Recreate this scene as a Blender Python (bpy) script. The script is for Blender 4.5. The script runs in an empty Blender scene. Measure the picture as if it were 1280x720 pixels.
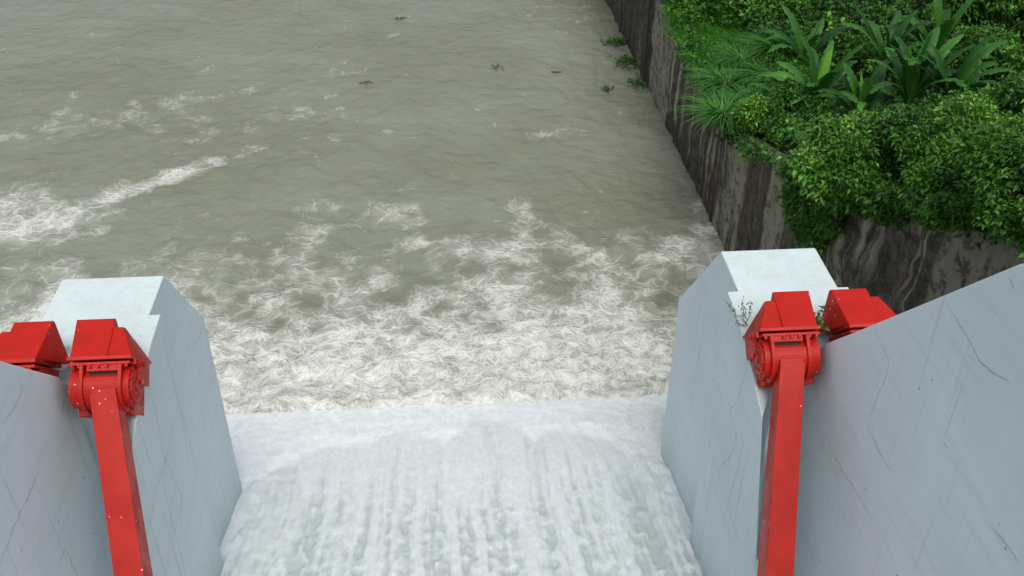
import bpy, math, random
import numpy as np
from mathutils import Vector, Matrix
S = bpy.context.scene
COL = S.collection
rng = np.random.default_rng(7)
random.seed(7)
ZO = 19.0                       # river level is z = 0, the viewer stands 19 m above it
FPX = 1263.0
# ------------------------------------------------------------------ camera
_u = np.array([-105., -897., FPX]); YA = _u / np.linalg.norm(_u)
_n = np.array([0., FPX * FPX / 897., FPX]); ZA = -_n / np.linalg.norm(_n)
XA = np.cross(YA, ZA)
R3 = np.stack([XA, YA, ZA])     # rows: world axes in camera axes (right, down, forward)
cam = bpy.data.cameras.new('camera'); co = bpy.data.objects.new('camera', cam); COL.objects.link(co)
right, down, fwd = R3[:, 0], R3[:, 1], R3[:, 2]
co.matrix_world = Matrix(((right[0], -down[0], -fwd[0], 0), (right[1], -down[1], -fwd[1], 0), (right[2], -down[2], -fwd[2], ZO), (0, 0, 0, 1)))
cam.sensor_width = 36; cam.lens = 36 * FPX / 1280; cam.clip_end = 5000; cam.clip_start = .1
S.camera = co
S.render.resolution_x = 1024; S.render.resolution_y = 576
S.view_settings.view_transform = 'Standard'; S.view_settings.look = 'None'; S.view_settings.exposure = 0

def ray(px, py):
    return R3 @ np.array([px - 640., py - 360., FPX])
def atz(px, py, z=0.):          # world point at height z (survey of the photograph)
    r = ray(px, py); t = (z - ZO) / r[2]
    return np.array([r[0] * t, r[1] * t, z])

# ------------------------------------------------------------------ light
SUN_EL, SUN_AZ = math.radians(58), math.radians(176)
w = bpy.data.worlds.new('World'); S.world = w; w.use_nodes = True
nt = w.node_tree; nt.nodes.clear()
out = nt.nodes.new('ShaderNodeOutputWorld'); bg = nt.nodes.new('ShaderNodeBackground'); sky = nt.nodes.new('ShaderNodeTexSky')
sky.sky_type = 'NISHITA'; sky.sun_disc = False; sky.sun_elevation = SUN_EL; sky.sun_rotation = SUN_AZ
sky.air_density = 1.0; sky.dust_density = 6.0; sky.ozone_density = 1.0
hs = nt.nodes.new('ShaderNodeHueSaturation'); hs.inputs['Saturation'].default_value = .42
nt.links.new(sky.outputs[0], hs.inputs['Color']); tint = nt.nodes.new('ShaderNodeMix'); tint.data_type = 'RGBA'; tint.blend_type = 'MULTIPLY'; tint.inputs[0].default_value = 1; tint.inputs[7].default_value = (.97, 1, 1.0, 1)
nt.links.new(hs.outputs[0], tint.inputs[6]); nt.links.new(tint.outputs[2], bg.inputs[0]); bg.inputs[1].default_value = .163
nt.links.new(bg.outputs[0], out.inputs[0])
sl = bpy.data.lights.new('sun', 'SUN'); sl.energy = .8; sl.angle = math.radians(22); sl.color = (1, .97, .92)
so = bpy.data.objects.new('sun', sl); COL.objects.link(so)
sd = Vector((math.sin(SUN_AZ) * math.cos(SUN_EL), math.cos(SUN_AZ) * math.cos(SUN_EL), math.sin(SUN_EL)))
so.rotation_euler = sd.to_track_quat('Z', 'Y').to_euler(); so.location = (0, -10, 60)

# ------------------------------------------------------------------ tagging and mesh helpers
def tag(o, label=None, cat=None, group=None, kind=None):
    if label: o['label'] = label
    if cat: o['category'] = cat
    if group: o['group'] = group
    if kind: o['kind'] = kind
    return o
def empty(name, loc, label, cat, group=None):
    o = bpy.data.objects.new(name, None); COL.objects.link(o); o.location = loc; o.empty_display_size = .3
    return tag(o, label, cat, group)
def link(name, me, mats, parent=None, loc=None):
    o = bpy.data.objects.new(name, me); COL.objects.link(o)
    for m in (mats if isinstance(mats, (list, tuple)) else [mats]): me.materials.append(m)
    if parent: o.parent = parent
    if loc is not None: o.location = loc
    return o
class MB:
    def __init__(s): s.v = []; s.f = []; s.m = []
    def add(s, vs, fs, mi=0):
        b = len(s.v); s.v += [tuple(map(float, v)) for v in vs]; s.f += [tuple(b + i for i in f) for f in fs]; s.m += [mi] * len(fs)
    def box8(s, c, mi=0):       # c: 8 corners, bottom ring then top ring
        s.add(c, [(0, 3, 2, 1), (4, 5, 6, 7), (0, 1, 5, 4), (1, 2, 6, 5), (2, 3, 7, 6), (3, 0, 4, 7)], mi)
    def prism(s, poly, x0, x1, fr=None, cap0=True, cap1=True, mi=0, skip=()):   # poly in (y,z) or (p,a), extruded along x
        n = len(poly); T = fr or (lambda x, y, z: (x, y, z))
        vs = [T(x0, *q) for q in poly] + [T(x1, *q) for q in poly]
        fs = [(i, (i + 1) % n, n + (i + 1) % n, n + i) for i in range(n) if i not in skip]
        if cap0: fs.append(tuple(range(n))[::-1])
        if cap1: fs.append(tuple(range(n, 2 * n)))
        s.add(vs, fs, mi)
    def cyl(s, c, ax, r, h, n=20, r2=None, mi=0):
        c = Vector(c); ax = Vector(ax).normalized(); r2 = r if r2 is None else r2
        t = ax.orthogonal().normalized(); b = ax.cross(t)
        vs = [c + (t * math.cos(2 * math.pi * i / n) + b * math.sin(2 * math.pi * i / n)) * r for i in range(n)]
        vs += [c + ax * h + (t * math.cos(2 * math.pi * i / n) + b * math.sin(2 * math.pi * i / n)) * r2 for i in range(n)]
        s.add(vs, [(i, (i + 1) % n, n + (i + 1) % n, n + i) for i in range(n)] + [tuple(range(n))[::-1], tuple(range(n, 2 * n))], mi)
    def build(s, name, mats, parent=None, bevel=0, seg=2, loc=None, smooth=False, fix=True):
        import bmesh
        me = bpy.data.meshes.new(name); me.from_pydata(s.v, [], s.f); me.polygons.foreach_set('material_index', s.m)
        if fix:
            bm = bmesh.new(); bm.from_mesh(me); bmesh.ops.recalc_face_normals(bm, faces=bm.faces); bm.to_mesh(me); bm.free()
        o = link(name, me, mats, parent, loc)
        if bevel:
            m = o.modifiers.new('bevel', 'BEVEL'); m.width = bevel; m.segments = seg; m.limit_method = 'ANGLE'; m.angle_limit = math.radians(28)
        if smooth:
            me.polygons.foreach_set('use_smooth', [True] * len(me.polygons))
        return o
def fastmesh(name, V, F, mats, parent=None, attrs=None, smooth=False):   # V (n,3), F (m,k) with k = 3 or 4
    me = bpy.data.meshes.new(name); n, k = F.shape
    me.vertices.add(len(V)); me.vertices.foreach_set('co', np.ascontiguousarray(V, dtype=np.float32).ravel())
    me.loops.add(n * k); me.loops.foreach_set('vertex_index', np.ascontiguousarray(F, dtype=np.int32).ravel())
    me.polygons.add(n); me.polygons.foreach_set('loop_start', np.arange(0, n * k, k, dtype=np.int32)); me.polygons.foreach_set('loop_total', np.full(n, k, dtype=np.int32))
    me.update(calc_edges=True)
    if smooth: me.polygons.foreach_set('use_smooth', np.ones(n, dtype=bool))
    for an, arr in (attrs or {}).items():
        a = me.attributes.new(an, 'FLOAT', 'POINT'); a.data.foreach_set('value', np.ascontiguousarray(arr, dtype=np.float32).ravel())
    return link(name, me, mats, parent)

# ------------------------------------------------------------------ numpy noise
_perm = rng.permutation(512).astype(np.int64); _perm = np.concatenate([_perm, _perm, _perm]) % 256
_g = rng.normal(size=(256, 2)); _g /= np.linalg.norm(_g, axis=1)[:, None]
def perlin(x, y, seed=0):
    x = np.asarray(x, float) + seed * 17.3; y = np.asarray(y, float) + seed * 9.7
    xi = np.floor(x).astype(np.int64); yi = np.floor(y).astype(np.int64); xf = x - xi; yf = y - yi
    u = xf * xf * xf * (xf * (xf * 6 - 15) + 10); v = yf * yf * yf * (yf * (yf * 6 - 15) + 10)
    def g(a, b):
        h = _perm[(_perm[(xi + a) & 255] + yi + b) & 255]
        return _g[h, 0] * (xf - a) + _g[h, 1] * (yf - b)
    return ((g(0, 0) * (1 - u) + g(1, 0) * u) * (1 - v) + (g(0, 1) * (1 - u) + g(1, 1) * u) * v) * 1.5
def fbm(x, y, o=4, seed=0, gain=.5):
    r = 0; a = 1; f = 1
    for i in range(o): r = r + a * perlin(x * f, y * f, seed + i * 3); a *= gain; f *= 2.03
    return r
def sstep(a, b, x):
    t = np.clip((x - a) / (b - a), 0, 1); return t * t * (3 - 2 * t)

# ------------------------------------------------------------------ materials
class NT:
    def __init__(s, name):
        s.mat = bpy.data.materials.new(name); s.mat.use_nodes = True; s.t = s.mat.node_tree; s.t.nodes.clear()
        s.out = s.t.nodes.new('ShaderNodeOutputMaterial'); s.b = s.t.nodes.new('ShaderNodeBsdfPrincipled'); s.L(s.b.outputs[0], s.out.inputs[0])
        s.tc = s.t.nodes.new('ShaderNodeTexCoord')
    def L(s, a, b): s.t.links.new(a, b)
    def N(s, typ, **k):
        n = s.t.nodes.new(typ)
        for q, v in k.items(): setattr(n, q, v)
        return n
    def val(s, sock, v):
        if hasattr(v, 'is_linked') or isinstance(v, bpy.types.NodeSocket): s.L(v, sock)
        else: sock.default_value = v
    def mapping(s, scale=(1, 1, 1), rot=(0, 0, 0), vec=None, loc=(0, 0, 0)):
        m = s.N('ShaderNodeMapping'); s.L(vec or s.tc.outputs['Object'], m.inputs[0])
        m.inputs['Scale'].default_value = scale; m.inputs['Rotation'].default_value = rot; m.inputs['Location'].default_value = loc
        return m.outputs[0]
    def noise(s, scale, detail=4, rough=.55, vec=None, dist=0, typ=None):
        n = s.N('ShaderNodeTexNoise'); n.inputs['Scale'].default_value = scale; n.inputs['Detail'].default_value = detail; n.inputs['Roughness'].default_value = rough; n.inputs['Distortion'].default_value = dist
        if typ: n.noise_type = typ; n.normalize = False
        s.L(vec or s.tc.outputs['Object'], n.inputs['Vector']); return n.outputs['Fac']
    def math(s, op, a, b=0., c=None, clamp=False):
        n = s.N('ShaderNodeMath', operation=op); n.use_clamp = clamp; s.val(n.inputs[0], a); s.val(n.inputs[1], b)
        if c is not None: s.val(n.inputs[2], c)
        return n.outputs[0]
    def mr(s, v, a, b, c=0., d=1., smooth=True):
        n = s.N('ShaderNodeMapRange', interpolation_type='SMOOTHSTEP' if smooth else 'LINEAR'); s.val(n.inputs[0], v); s.val(n.inputs[1], a); s.val(n.inputs[2], b); s.val(n.inputs[3], c); s.val(n.inputs[4], d)
        return n.outputs[0]
    def mix(s, f, a, b, mode='MIX'):
        n = s.N('ShaderNodeMix', data_type='RGBA', blend_type=mode); s.val(n.inputs[0], f)
        for i, v in ((6, a), (7, b)): s.val(n.inputs[i], v if not isinstance(v, tuple) else (*v[:3], 1))
        return n.outputs[2]
    def attr(s, name):
        n = s.N('ShaderNodeAttribute'); n.attribute_name = name; return n.outputs['Fac']
    def bump(s, h, strength=.5, dist=.02, prev=None):
        n = s.N('ShaderNodeBump'); n.inputs['Strength'].default_value = strength; n.inputs['Distance'].default_value = dist; s.L(h, n.inputs['Height'])
        if prev: s.L(prev, n.inputs['Normal'])
        return n.outputs[0]
    def fin(s, col, rough=.6, normal=None, spec=.5, **k):
        s.val(s.b.inputs['Base Color'], col if not isinstance(col, tuple) else (*col[:3], 1)); s.val(s.b.inputs['Roughness'], rough); s.b.inputs['Specular IOR Level'].default_value = spec
        if normal: s.L(normal, s.b.inputs['Normal'])
        for q, v in k.items(): s.b.inputs[q].default_value = v
        return s.mat

def mat_painted_concrete(name, base, tint):
    n = NT(name)
    big = n.noise(.35, 3, .5); mid = n.noise(2.2, 5, .6); fine = n.noise(38, 3, .6)
    diag = n.noise(1.0, 4, .6, vec=n.mapping((1, .55, 5), (math.radians(38), 0, 0)))
    vert = n.noise(1.0, 5, .65, vec=n.mapping((5, 5, .35)))
    c = n.mix(n.mr(big, .3, .7), base, tint)
    c = n.mix(n.mr(mid, .45, .75, 0, .30), c, tuple(x * .86 for x in base))
    c = n.mix(n.mr(diag, .5, .72, 0, .35), c, tuple(x * .84 for x in tint))
    c = n.mix(n.mr(vert, .55, .8, 0, .38), c, tuple(x * .76 for x in base))
    c = n.mix(n.mr(fine, .40, .68, 0, .10), c, tuple(x * .7 for x in base))
    spots = n.N('ShaderNodeTexVoronoi'); spots.inputs['Scale'].default_value = 3.3; n.L(n.tc.outputs['Object'], spots.inputs['Vector'])
    c = n.mix(n.math('MULTIPLY', n.mr(spots.outputs['Distance'], .03, .07, 1, 0), n.mr(mid, .5, .56)), c, (.13, .14, .13))
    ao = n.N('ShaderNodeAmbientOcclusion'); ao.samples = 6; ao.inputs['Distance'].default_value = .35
    c = n.mix(n.mr(ao.outputs['AO'], .45, .85, .22, 0), c, (.15, .15, .14))      # corner shading painted into the colour from occlusion
    geo = n.N('ShaderNodeNewGeometry'); sx = n.N('ShaderNodeSeparateXYZ'); n.L(geo.outputs['Normal'], sx.inputs[0]); ps = n.N('ShaderNodeSeparateXYZ'); n.L(geo.outputs['Position'], ps.inputs[0])
    dirt = n.noise(3.1, 7, .72); up = n.mr(sx.outputs[2], .6, .9)
    c = n.mix(n.math('MULTIPLY', up, n.mr(dirt, .38, .72, .05, .55)), c, (.50, .55, .47))
    c = n.mix(n.math('MULTIPLY', up, n.mr(n.noise(17, 3, .6), .60, .70, 0, .4)), c, (.30, .31, .27))
    wet = n.mr(n.math('SUBTRACT', n.math('ADD', ps.outputs[2], n.math('MULTIPLY', mid, 1.2)), n.math('MULTIPLY', n.math('SUBTRACT', 17., ps.outputs[1]), .36)), 1.7, 3.6, .42, 0)
    c = n.mix(n.math('MULTIPLY', wet, n.mr(vert, .3, .6, .6, 1.)), c, (.33, .40, .38))
    runs = n.noise(1., 4, .6, n.mapping((7, 7, .25)))
    c = n.mix(n.math('MULTIPLY', n.mr(runs, .60, .74, 0, .5), n.math('SUBTRACT', 1., up)), c, tuple(x * .66 for x in tint))
    h = n.math('ADD', n.math('MULTIPLY', mid, .8), n.math('MULTIPLY', fine, .12)); h = n.math('ADD', h, n.math('MULTIPLY', diag, .35))
    return n.fin(c, .62, n.bump(h, .35, .03), .35)
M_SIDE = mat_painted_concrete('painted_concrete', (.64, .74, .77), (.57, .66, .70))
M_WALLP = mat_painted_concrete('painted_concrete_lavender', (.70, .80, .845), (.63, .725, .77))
def simple(name, col, rough=.7, bumpsc=0, var=.2, spec=.4):
    n = NT(name); a = n.noise(3, 4); c = n.mix(n.mr(a, .3, .7), col, tuple(x * (1 - var) for x in col))
    return n.fin(c, rough, n.bump(n.noise(bumpsc, 3), .3, .01) if bumpsc else None, spec)
M_CRACK = simple('crack_dark', (.13, .14, .13))
M_DARK = simple('slot_shade_black', (.01, .01, .01))
M_RAW = simple('bare_concrete', (.36, .35, .31), .85, 12, .35)
def mat_red(name='red_paint'):
    n = NT(name); a = n.noise(2.5, 4); b = n.noise(60, 2)
    c = n.mix(n.mr(a, .35, .7), (.46, .013, .006), (.39, .010, .005))
    c = n.mix(n.mr(b, .55, .8, 0, .35), c, (.28, .01, .006))
    gr = n.noise(6, 5, .7, vec=n.mapping((1, 1, .3)))
    c = n.mix(n.mr(gr, .55, .75, 0, .5), c, (.22, .02, .010))
    v = n.N('ShaderNodeTexVoronoi'); v.inputs['Scale'].default_value = 11; v.inputs['Randomness'].default_value = 1
    n.L(n.mapping((1, 1, 1), vec=n.tc.outputs['Object']), v.inputs['Vector'])
    cl = n.noise(1.1, 2)
    sp = n.math('MULTIPLY', n.mr(n.math('ADD', v.outputs['Distance'], n.math('MULTIPLY', n.noise(40, 2), .12)), .14, .22, 1, 0), n.mr(cl, .47, .56))
    sz = n.N('ShaderNodeSeparateColor'); n.L(v.outputs['Color'], sz.inputs[0])
    sp = n.math('MULTIPLY', sp, n.mr(sz.outputs[0], .62, .66))
    c = n.mix(sp, c, (.75, .62, .58))
    return n.fin(c, n.mr(a, .3, .7, .38, .55), n.bump(n.math('ADD', b, n.math('MULTIPLY', sp, 2)), .2, .01), .28)
M_RED = mat_red()

# water ------------------------------------------------------------
def mat_river():
    n = NT('muddy_water')
    P = n.tc.outputs['Object']
    dens = n.attr('foam')
    wn = n.N('ShaderNodeTexNoise'); wn.inputs['Scale'].default_value = .8; wn.inputs['Detail'].default_value = 1.2; n.L(P, wn.inputs['Vector'])
    wv = n.N('ShaderNodeVectorMath', operation='MULTIPLY_ADD'); n.L(wn.outputs['Color'], wv.inputs[0]); wv.inputs[1].default_value = (.9, .9, 0); n.L(P, wv.inputs[2])
    W = wv.outputs[0]
    wn2 = n.N('ShaderNodeTexNoise'); wn2.inputs['Scale'].default_value = 3.4; wn2.inputs['Detail'].default_value = 1; n.L(P, wn2.inputs['Vector'])
    wv2 = n.N('ShaderNodeVectorMath', operation='MULTIPLY_ADD'); n.L(wn2.outputs['Color'], wv2.inputs[0]); wv2.inputs[1].default_value = (.13, .13, 0); n.L(W, wv2.inputs[2]); W2 = wv2.outputs[0]
    def ridge(scale, vec, det=3, r=.55):
        a = n.noise(scale, det, r, vec)
        return n.math('SUBTRACT', 1., n.math('ABSOLUTE', n.math('MULTIPLY', n.math('SUBTRACT', a, .5), 8.)))   # 1 on the crest
    r1 = ridge(1.5, W2, 3, .45); r2 = ridge(3.2, W2, 2, .4); r3 = ridge(5.5, W2, 2)
    brk = n.noise(1.1, 3, .6, W)
    def net(scale, wid, vec):
        v = n.N('ShaderNodeTexVoronoi', feature='DISTANCE_TO_EDGE'); v.inputs['Scale'].default_value = scale; n.L(vec, v.inputs['Vector'])
        vv = n.mr(n.noise(scale * .9, 2, .5, vec), .35, .65, wid * .35, wid * 1.5); return n.mr(v.outputs['Distance'], 0, vv, 1, 0)
    def line(r, amt): return n.math('MULTIPLY', r, amt)
    dn = n.math('ADD', dens, n.math('MULTIPLY', n.math('SUBTRACT', brk, .5), n.mr(dens, .05, .5, .3, 1.15)))
    f1 = line(n.mr(r1, .45, 1.0), n.mr(dn, .12, .55)); f2 = line(net(1.9, .13, W2), n.mr(dn, .25, .75)); f3 = line(n.mr(r2, .5, 1.0), n.mr(dn, .3, .8)); f4 = line(net(4.4, .17, W2), n.mr(dn, .42, 1.0))
    f = n.math('MAXIMUM', n.math('MAXIMUM', f1, n.math('MULTIPLY', f2, .95)), n.math('MAXIMUM', n.math('MULTIPLY', f3, .85), n.math('MULTIPLY', f4, .8)))
    f = n.math('MAXIMUM', f, n.math('MULTIPLY', n.mr(dn, .8, 1.3), n.mr(n.noise(5, 4, .7, W2), .35, .65)))
    big = n.noise(.12, 4, .55); mid = n.noise(.7, 4, .6, W)
    base = n.mix(n.mr(big, .35, .65), (.188, .200, .142), (.224, .240, .186))
    base = n.mix(n.mr(mid, .5, .75, 0, .4), base, (.185, .175, .125))
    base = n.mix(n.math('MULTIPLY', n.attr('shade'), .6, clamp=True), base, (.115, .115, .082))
    aer = n.mix(n.mr(n.noise(1.3, 7, .72, W2), .38, .62), (.42, .425, .365), (.68, .685, .64))
    base = n.mix(n.mr(n.math('ADD', n.math('MULTIPLY', dn, .5), n.math('MULTIPLY', dens, .5)), .22, .95, 0, .95, smooth=False), base, aer)
    col = n.mix(n.math('MULTIPLY', f, n.mr(dens, .1, .7, .66, .55)), base, n.mix(n.mr(dens, .15, .8), (.52, .53, .46), (.80, .805, .76)))
    rip3 = n.noise(.9, 5, .6, W2, 1.2)
    rip = n.noise(1.0, 5, .62, n.mapping((1.5, 2.8, 1), (0, 0, math.radians(24)), W2)); rip2 = n.noise(6, 5, .72, W2)
    h = n.math('ADD', n.math('MULTIPLY', rip, .6), n.math('MULTIPLY', rip2, .55)); h = n.math('ADD', h, n.math('MULTIPLY', rip3, 1.1)); h = n.math('ADD', h, n.math('MULTIPLY', f, .5))
    nb = n.bump(h, .75, .11)
    return n.fin(col, n.mr(f, 0, 1, .22, .75), nb, .45)
M_RIVER = mat_river()
def mat_chute():
    n = NT('white_water')
    band = n.attr('band'); P = n.tc.outputs['Object']
    wisp = n.noise(1., 6, .68, n.mapping((5.5, .7, .7))); lump = n.noise(5.5, 5, .65, n.mapping((1.7, .75, 1))); fine = n.noise(22, 4, .7)
    froth = n.noise(3.2, 6, .7, n.mapping((1.6, .9, 1)))
    c = n.mix(n.mr(lump, .3, .7), (.69, .745, .76), (.79, .84, .85))
    c = n.mix(n.mr(wisp, .45, .75, 0, .35), c, (.70, .715, .68))
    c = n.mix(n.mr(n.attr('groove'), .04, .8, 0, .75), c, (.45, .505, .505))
    c = n.mix(n.mr(fine, .52, .75, 0, .22), c, (.48, .53, .54))
    c = n.mix(band, c, n.mix(n.mr(froth, .38, .62), (.80, .86, .87), (.92, .95, .95)))
    h = n.math('ADD', n.math('MULTIPLY', lump, 1.), n.math('MULTIPLY', fine, .4)); h = n.math('ADD', h, n.math('MULTIPLY', froth, .8))
    h = n.math('ADD', h, n.math('MULTIPLY', wisp, 1.2)); nb = n.bump(h, .36, .06)
    return n.fin(c, .8, nb, .15)
M_CHUTE = mat_chute()
def mat_wetwall():
    n = NT('stained_wet_concrete')
    streak = n.noise(1., 5, .65, n.mapping((.3, 2.6, .10))); s2 = n.noise(1., 4, .6, n.mapping((.1, 6.5, .09))); s3 = n.noise(1., 2, .5, n.mapping((.3, .5, .05)))
    blot = n.noise(2.6, 7, .72); fine = n.noise(14, 5, .7)
    c = n.mix(n.mr(streak, .35, .68), (.011, .009, .006), (.066, .046, .029))
    c = n.mix(n.mr(s3, .53, .60, 0, .85), c, (.23, .21, .165))
    c = n.mix(n.mr(s2, .59, .68, 0, .85), c, (.32, .29, .235))
    c = n.mix(n.mr(blot, .5, .6, 0, .75), c, (.018, .016, .013))
    near = n.attr('rough')
    sp = n.mr(n.noise(9, 8, .8, dist=1.2), .58, .66)
    c = n.mix(n.math('MULTIPLY', n.math('MULTIPLY', sp, near), .7), c, (.30, .28, .23))
    c = n.mix(n.math('MULTIPLY', n.attr('streak'), n.mr(s2, .30, .52, .25, 1.)), c, n.mix(fine, (.36, .33, .27), (.22, .20, .16)))
    h = n.math('ADD', n.math('MULTIPLY', blot, 1.), n.math('MULTIPLY', fine, .4))
    return n.fin(c, n.mr(blot, .4, .6, .45, .85), n.bump(h, .6, .06), .45)
M_WET = mat_wetwall()
def mat_leaf(name, dark, light, tipc=None, rough=.45):
    n = NT(name); r = n.attr('rnd'); nz = n.noise(.5, 3)
    c = n.mix(n.mr(r, 0, 1, smooth=False), dark, light)
    c = n.mix(n.mr(r, .90, .97, 0, .85), c, tipc or tuple(min(1, x * 1.7) for x in light))
    c = n.mix(n.mr(nz, .4, .62, 0, .45), c, tuple(x * .6 for x in dark))
    n.fin(c, rough, None, .4)
    tr = n.N('ShaderNodeBsdfTranslucent'); n.L(c, tr.inputs[0]); ms = n.N('ShaderNodeMixShader'); ms.inputs[0].default_value = .25
    n.L(n.b.outputs[0], ms.inputs[1]); n.L(tr.outputs[0], ms.inputs[2]); n.L(ms.outputs[0], n.out.inputs[0])
    return n.mat
M_LEAF = mat_leaf('shrub_leaf', (.012, .058, .007), (.105, .30, .022), (.23, .48, .08))
M_CREEP = mat_leaf('creeper_leaf', (.014, .070, .008), (.105, .32, .018))
M_GRASS = mat_leaf('grass_blade', (.035, .15, .012), (.10, .34, .03))
M_REED = mat_leaf('reed_blade', (.030, .13, .015), (.10, .29, .04), (.20, .33, .10))
M_BAN = mat_leaf('banana_leaf', (.014, .075, .012), (.065, .24, .025), (.19, .38, .04), .5)
M_BANY = mat_leaf('banana_young_leaf', (.16, .40, .03), (.25, .50, .06), None, .4)
M_BAND = mat_leaf('banana_dead_leaf', (.16, .085, .035), (.26, .15, .06), None, .7)
M_STEM = simple('plant_stem', (.10, .12, .05))
M_HYA = mat_leaf('water_weed_leaf', (.03, .09, .015), (.07, .17, .03))
M_SOIL = simple('dark_soil', (.018, .022, .010), .95, 6, .5, .1)
M_ROCK = simple('channel_concrete', (.22, .21, .18), .85, 6, .4)

# ------------------------------------------------------------------ piers with dividing walls
def crack(mb, face, pts, wid=.0075, mi=1):
    # pts: (y, z) on the face; face(y, z, off) -> world; a jagged tapering ribbon lying on the concrete
    q = []
    for (a, b) in zip(pts[:-1], pts[1:]):
        a = np.array(a); b = np.array(b); L = np.linalg.norm(b - a); m = max(3, int(L / .07)); d = (b - a) / L; nn = np.array([-d[1], d[0]])
        o = np.cumsum(rng.normal(0, .012, m)); o -= np.linspace(0, o[-1], m)
        for i in range(m): q.append(a + (b - a) * i / m + nn * o[i])
    q.append(np.array(pts[-1])); n = len(q)
    vs = []
    for i, p in enumerate(q):
        d = q[min(i + 1, n - 1)] - q[max(i - 1, 0)]; d = d / (np.linalg.norm(d) + 1e-9); nn = np.array([-d[1], d[0]])
        ww = wid * (.25 + .75 * math.sin(math.pi * min(1, (i + .5) / n)) ** .6) * rng.uniform(.3, 1.1)
        for s in (-1, 1): vs.append(face(*(p + nn * ww * s * .5)))
    mb.add(vs, [(2 * i, 2 * i + 1, 2 * i + 3, 2 * i + 2) for i in range(n - 1)], mi)

def make_pier(xc, side, yend, yfoot, ztoe, label):
    root = empty('spillway_pier', (xc, 13, 0), label, 'pier', 'spillway piers'); off = Vector((-xc, -13, 0))
    fr = lambda x, y, z: (x, y - 13, z)
    mb = MB()
    B = [(13.7, 9.0), (12.99, 8.97), (12.33, 8.84), (11.73, 8.62), (11.18, 8.41), (10.25, 5.9), (8.3, -2)]
    e, q = 1.05, .865
    top = [(-e, 12.99), (e, 12.99), (e, 13.7), (q, 13.7), (q, yend), (-q, yend), (-q, 13.7), (-e, 13.7)]
    vs = []; fs = []
    def P(*c): vs.append(fr(*c)); return len(vs) - 1
    bl = [P(-e, *c) for c in B]; br = [P(e, *c) for c in B]
    il, ir = P(-q, 13.7, 9.0), P(q, 13.7, 9.0); ilb, irb, blb, brb = P(-q, 13.7, -2), P(q, 13.7, -2), P(-e, 13.7, -2), P(e, 13.7, -2)
    tl, tr, fl, fr_, gl, gr_ = P(-q, yend, 9), P(q, yend, 9), P(-q, yfoot, ztoe), P(q, yfoot, ztoe), P(-q, yfoot + .05, -2), P(q, yfoot + .05, -2)
    fs.append((bl[1], br[1], br[0], ir, tr, tl, il, bl[0]))
    # the upstream end is cut back toward the dividing wall, room for the splayed arms, hollowed deeper to darken the gap
    I = [(12.95, 8.97), (12.9, 8.84), (13.2, 8.6), (13.3, 8.4), (13.3, 5.9), (13.3, -2)]
    ml = [P(-.03, *c) for c in I]; mr_ = [P(.03, *c) for c in I]
    fs[0] = (bl[1], ml[0], mr_[0], br[1], br[0], ir, tr, tl, il, bl[0])
    for i in range(1, 6): fs += [(bl[i], bl[i + 1], ml[i], ml[i - 1]), (ml[i - 1], ml[i], mr_[i], mr_[i - 1]), (mr_[i - 1], mr_[i], br[i + 1], br[i])]
    fs += [tuple(bl + [blb]), tuple(br + [brb]), (bl[0], il, ilb, blb), (br[0], ir, irb, brb), (il, tl, fl, gl, ilb), (ir, tr, fr_, gr_, irb), (tl, tr, fr_, fl), (fl, fr_, gr_, gl)]
    mb.add(vs, fs)
    for cr in CR[side]['block']: crack(mb, lambda y, z: (-side * 1.053 if side > 0 else 1.053, y - 13, z), cr)
    for cr in CR[side]['nose']: crack(mb, lambda y, z: (-side * .868 if side > 0 else .868, y - 13, z), cr)
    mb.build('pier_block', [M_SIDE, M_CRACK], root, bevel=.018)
    wb = MB(); h = .06
    W = [(12.0, -2), (12.0, 8.95), (11.78, 9.33), (11.0, 10.15), (8.0, 13.35), (3.6, 17.3), (-4, 17.4), (-4, -2)]
    wb.prism(W, -h, h, fr)
    for cr in CR[side]['wall']: crack(wb, lambda y, z: ((-h - .003) if side > 0 else h + .003, y - 13, z), cr)
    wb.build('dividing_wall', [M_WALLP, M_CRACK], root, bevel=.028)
    return root
def onx(px, py, x):
    r = ray(px, py); t = x / r[0]; return (r[1] * t, r[2] * t + ZO)
def trace(x, *pts): return [onx(a, b, x) for a, b in pts]
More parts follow.
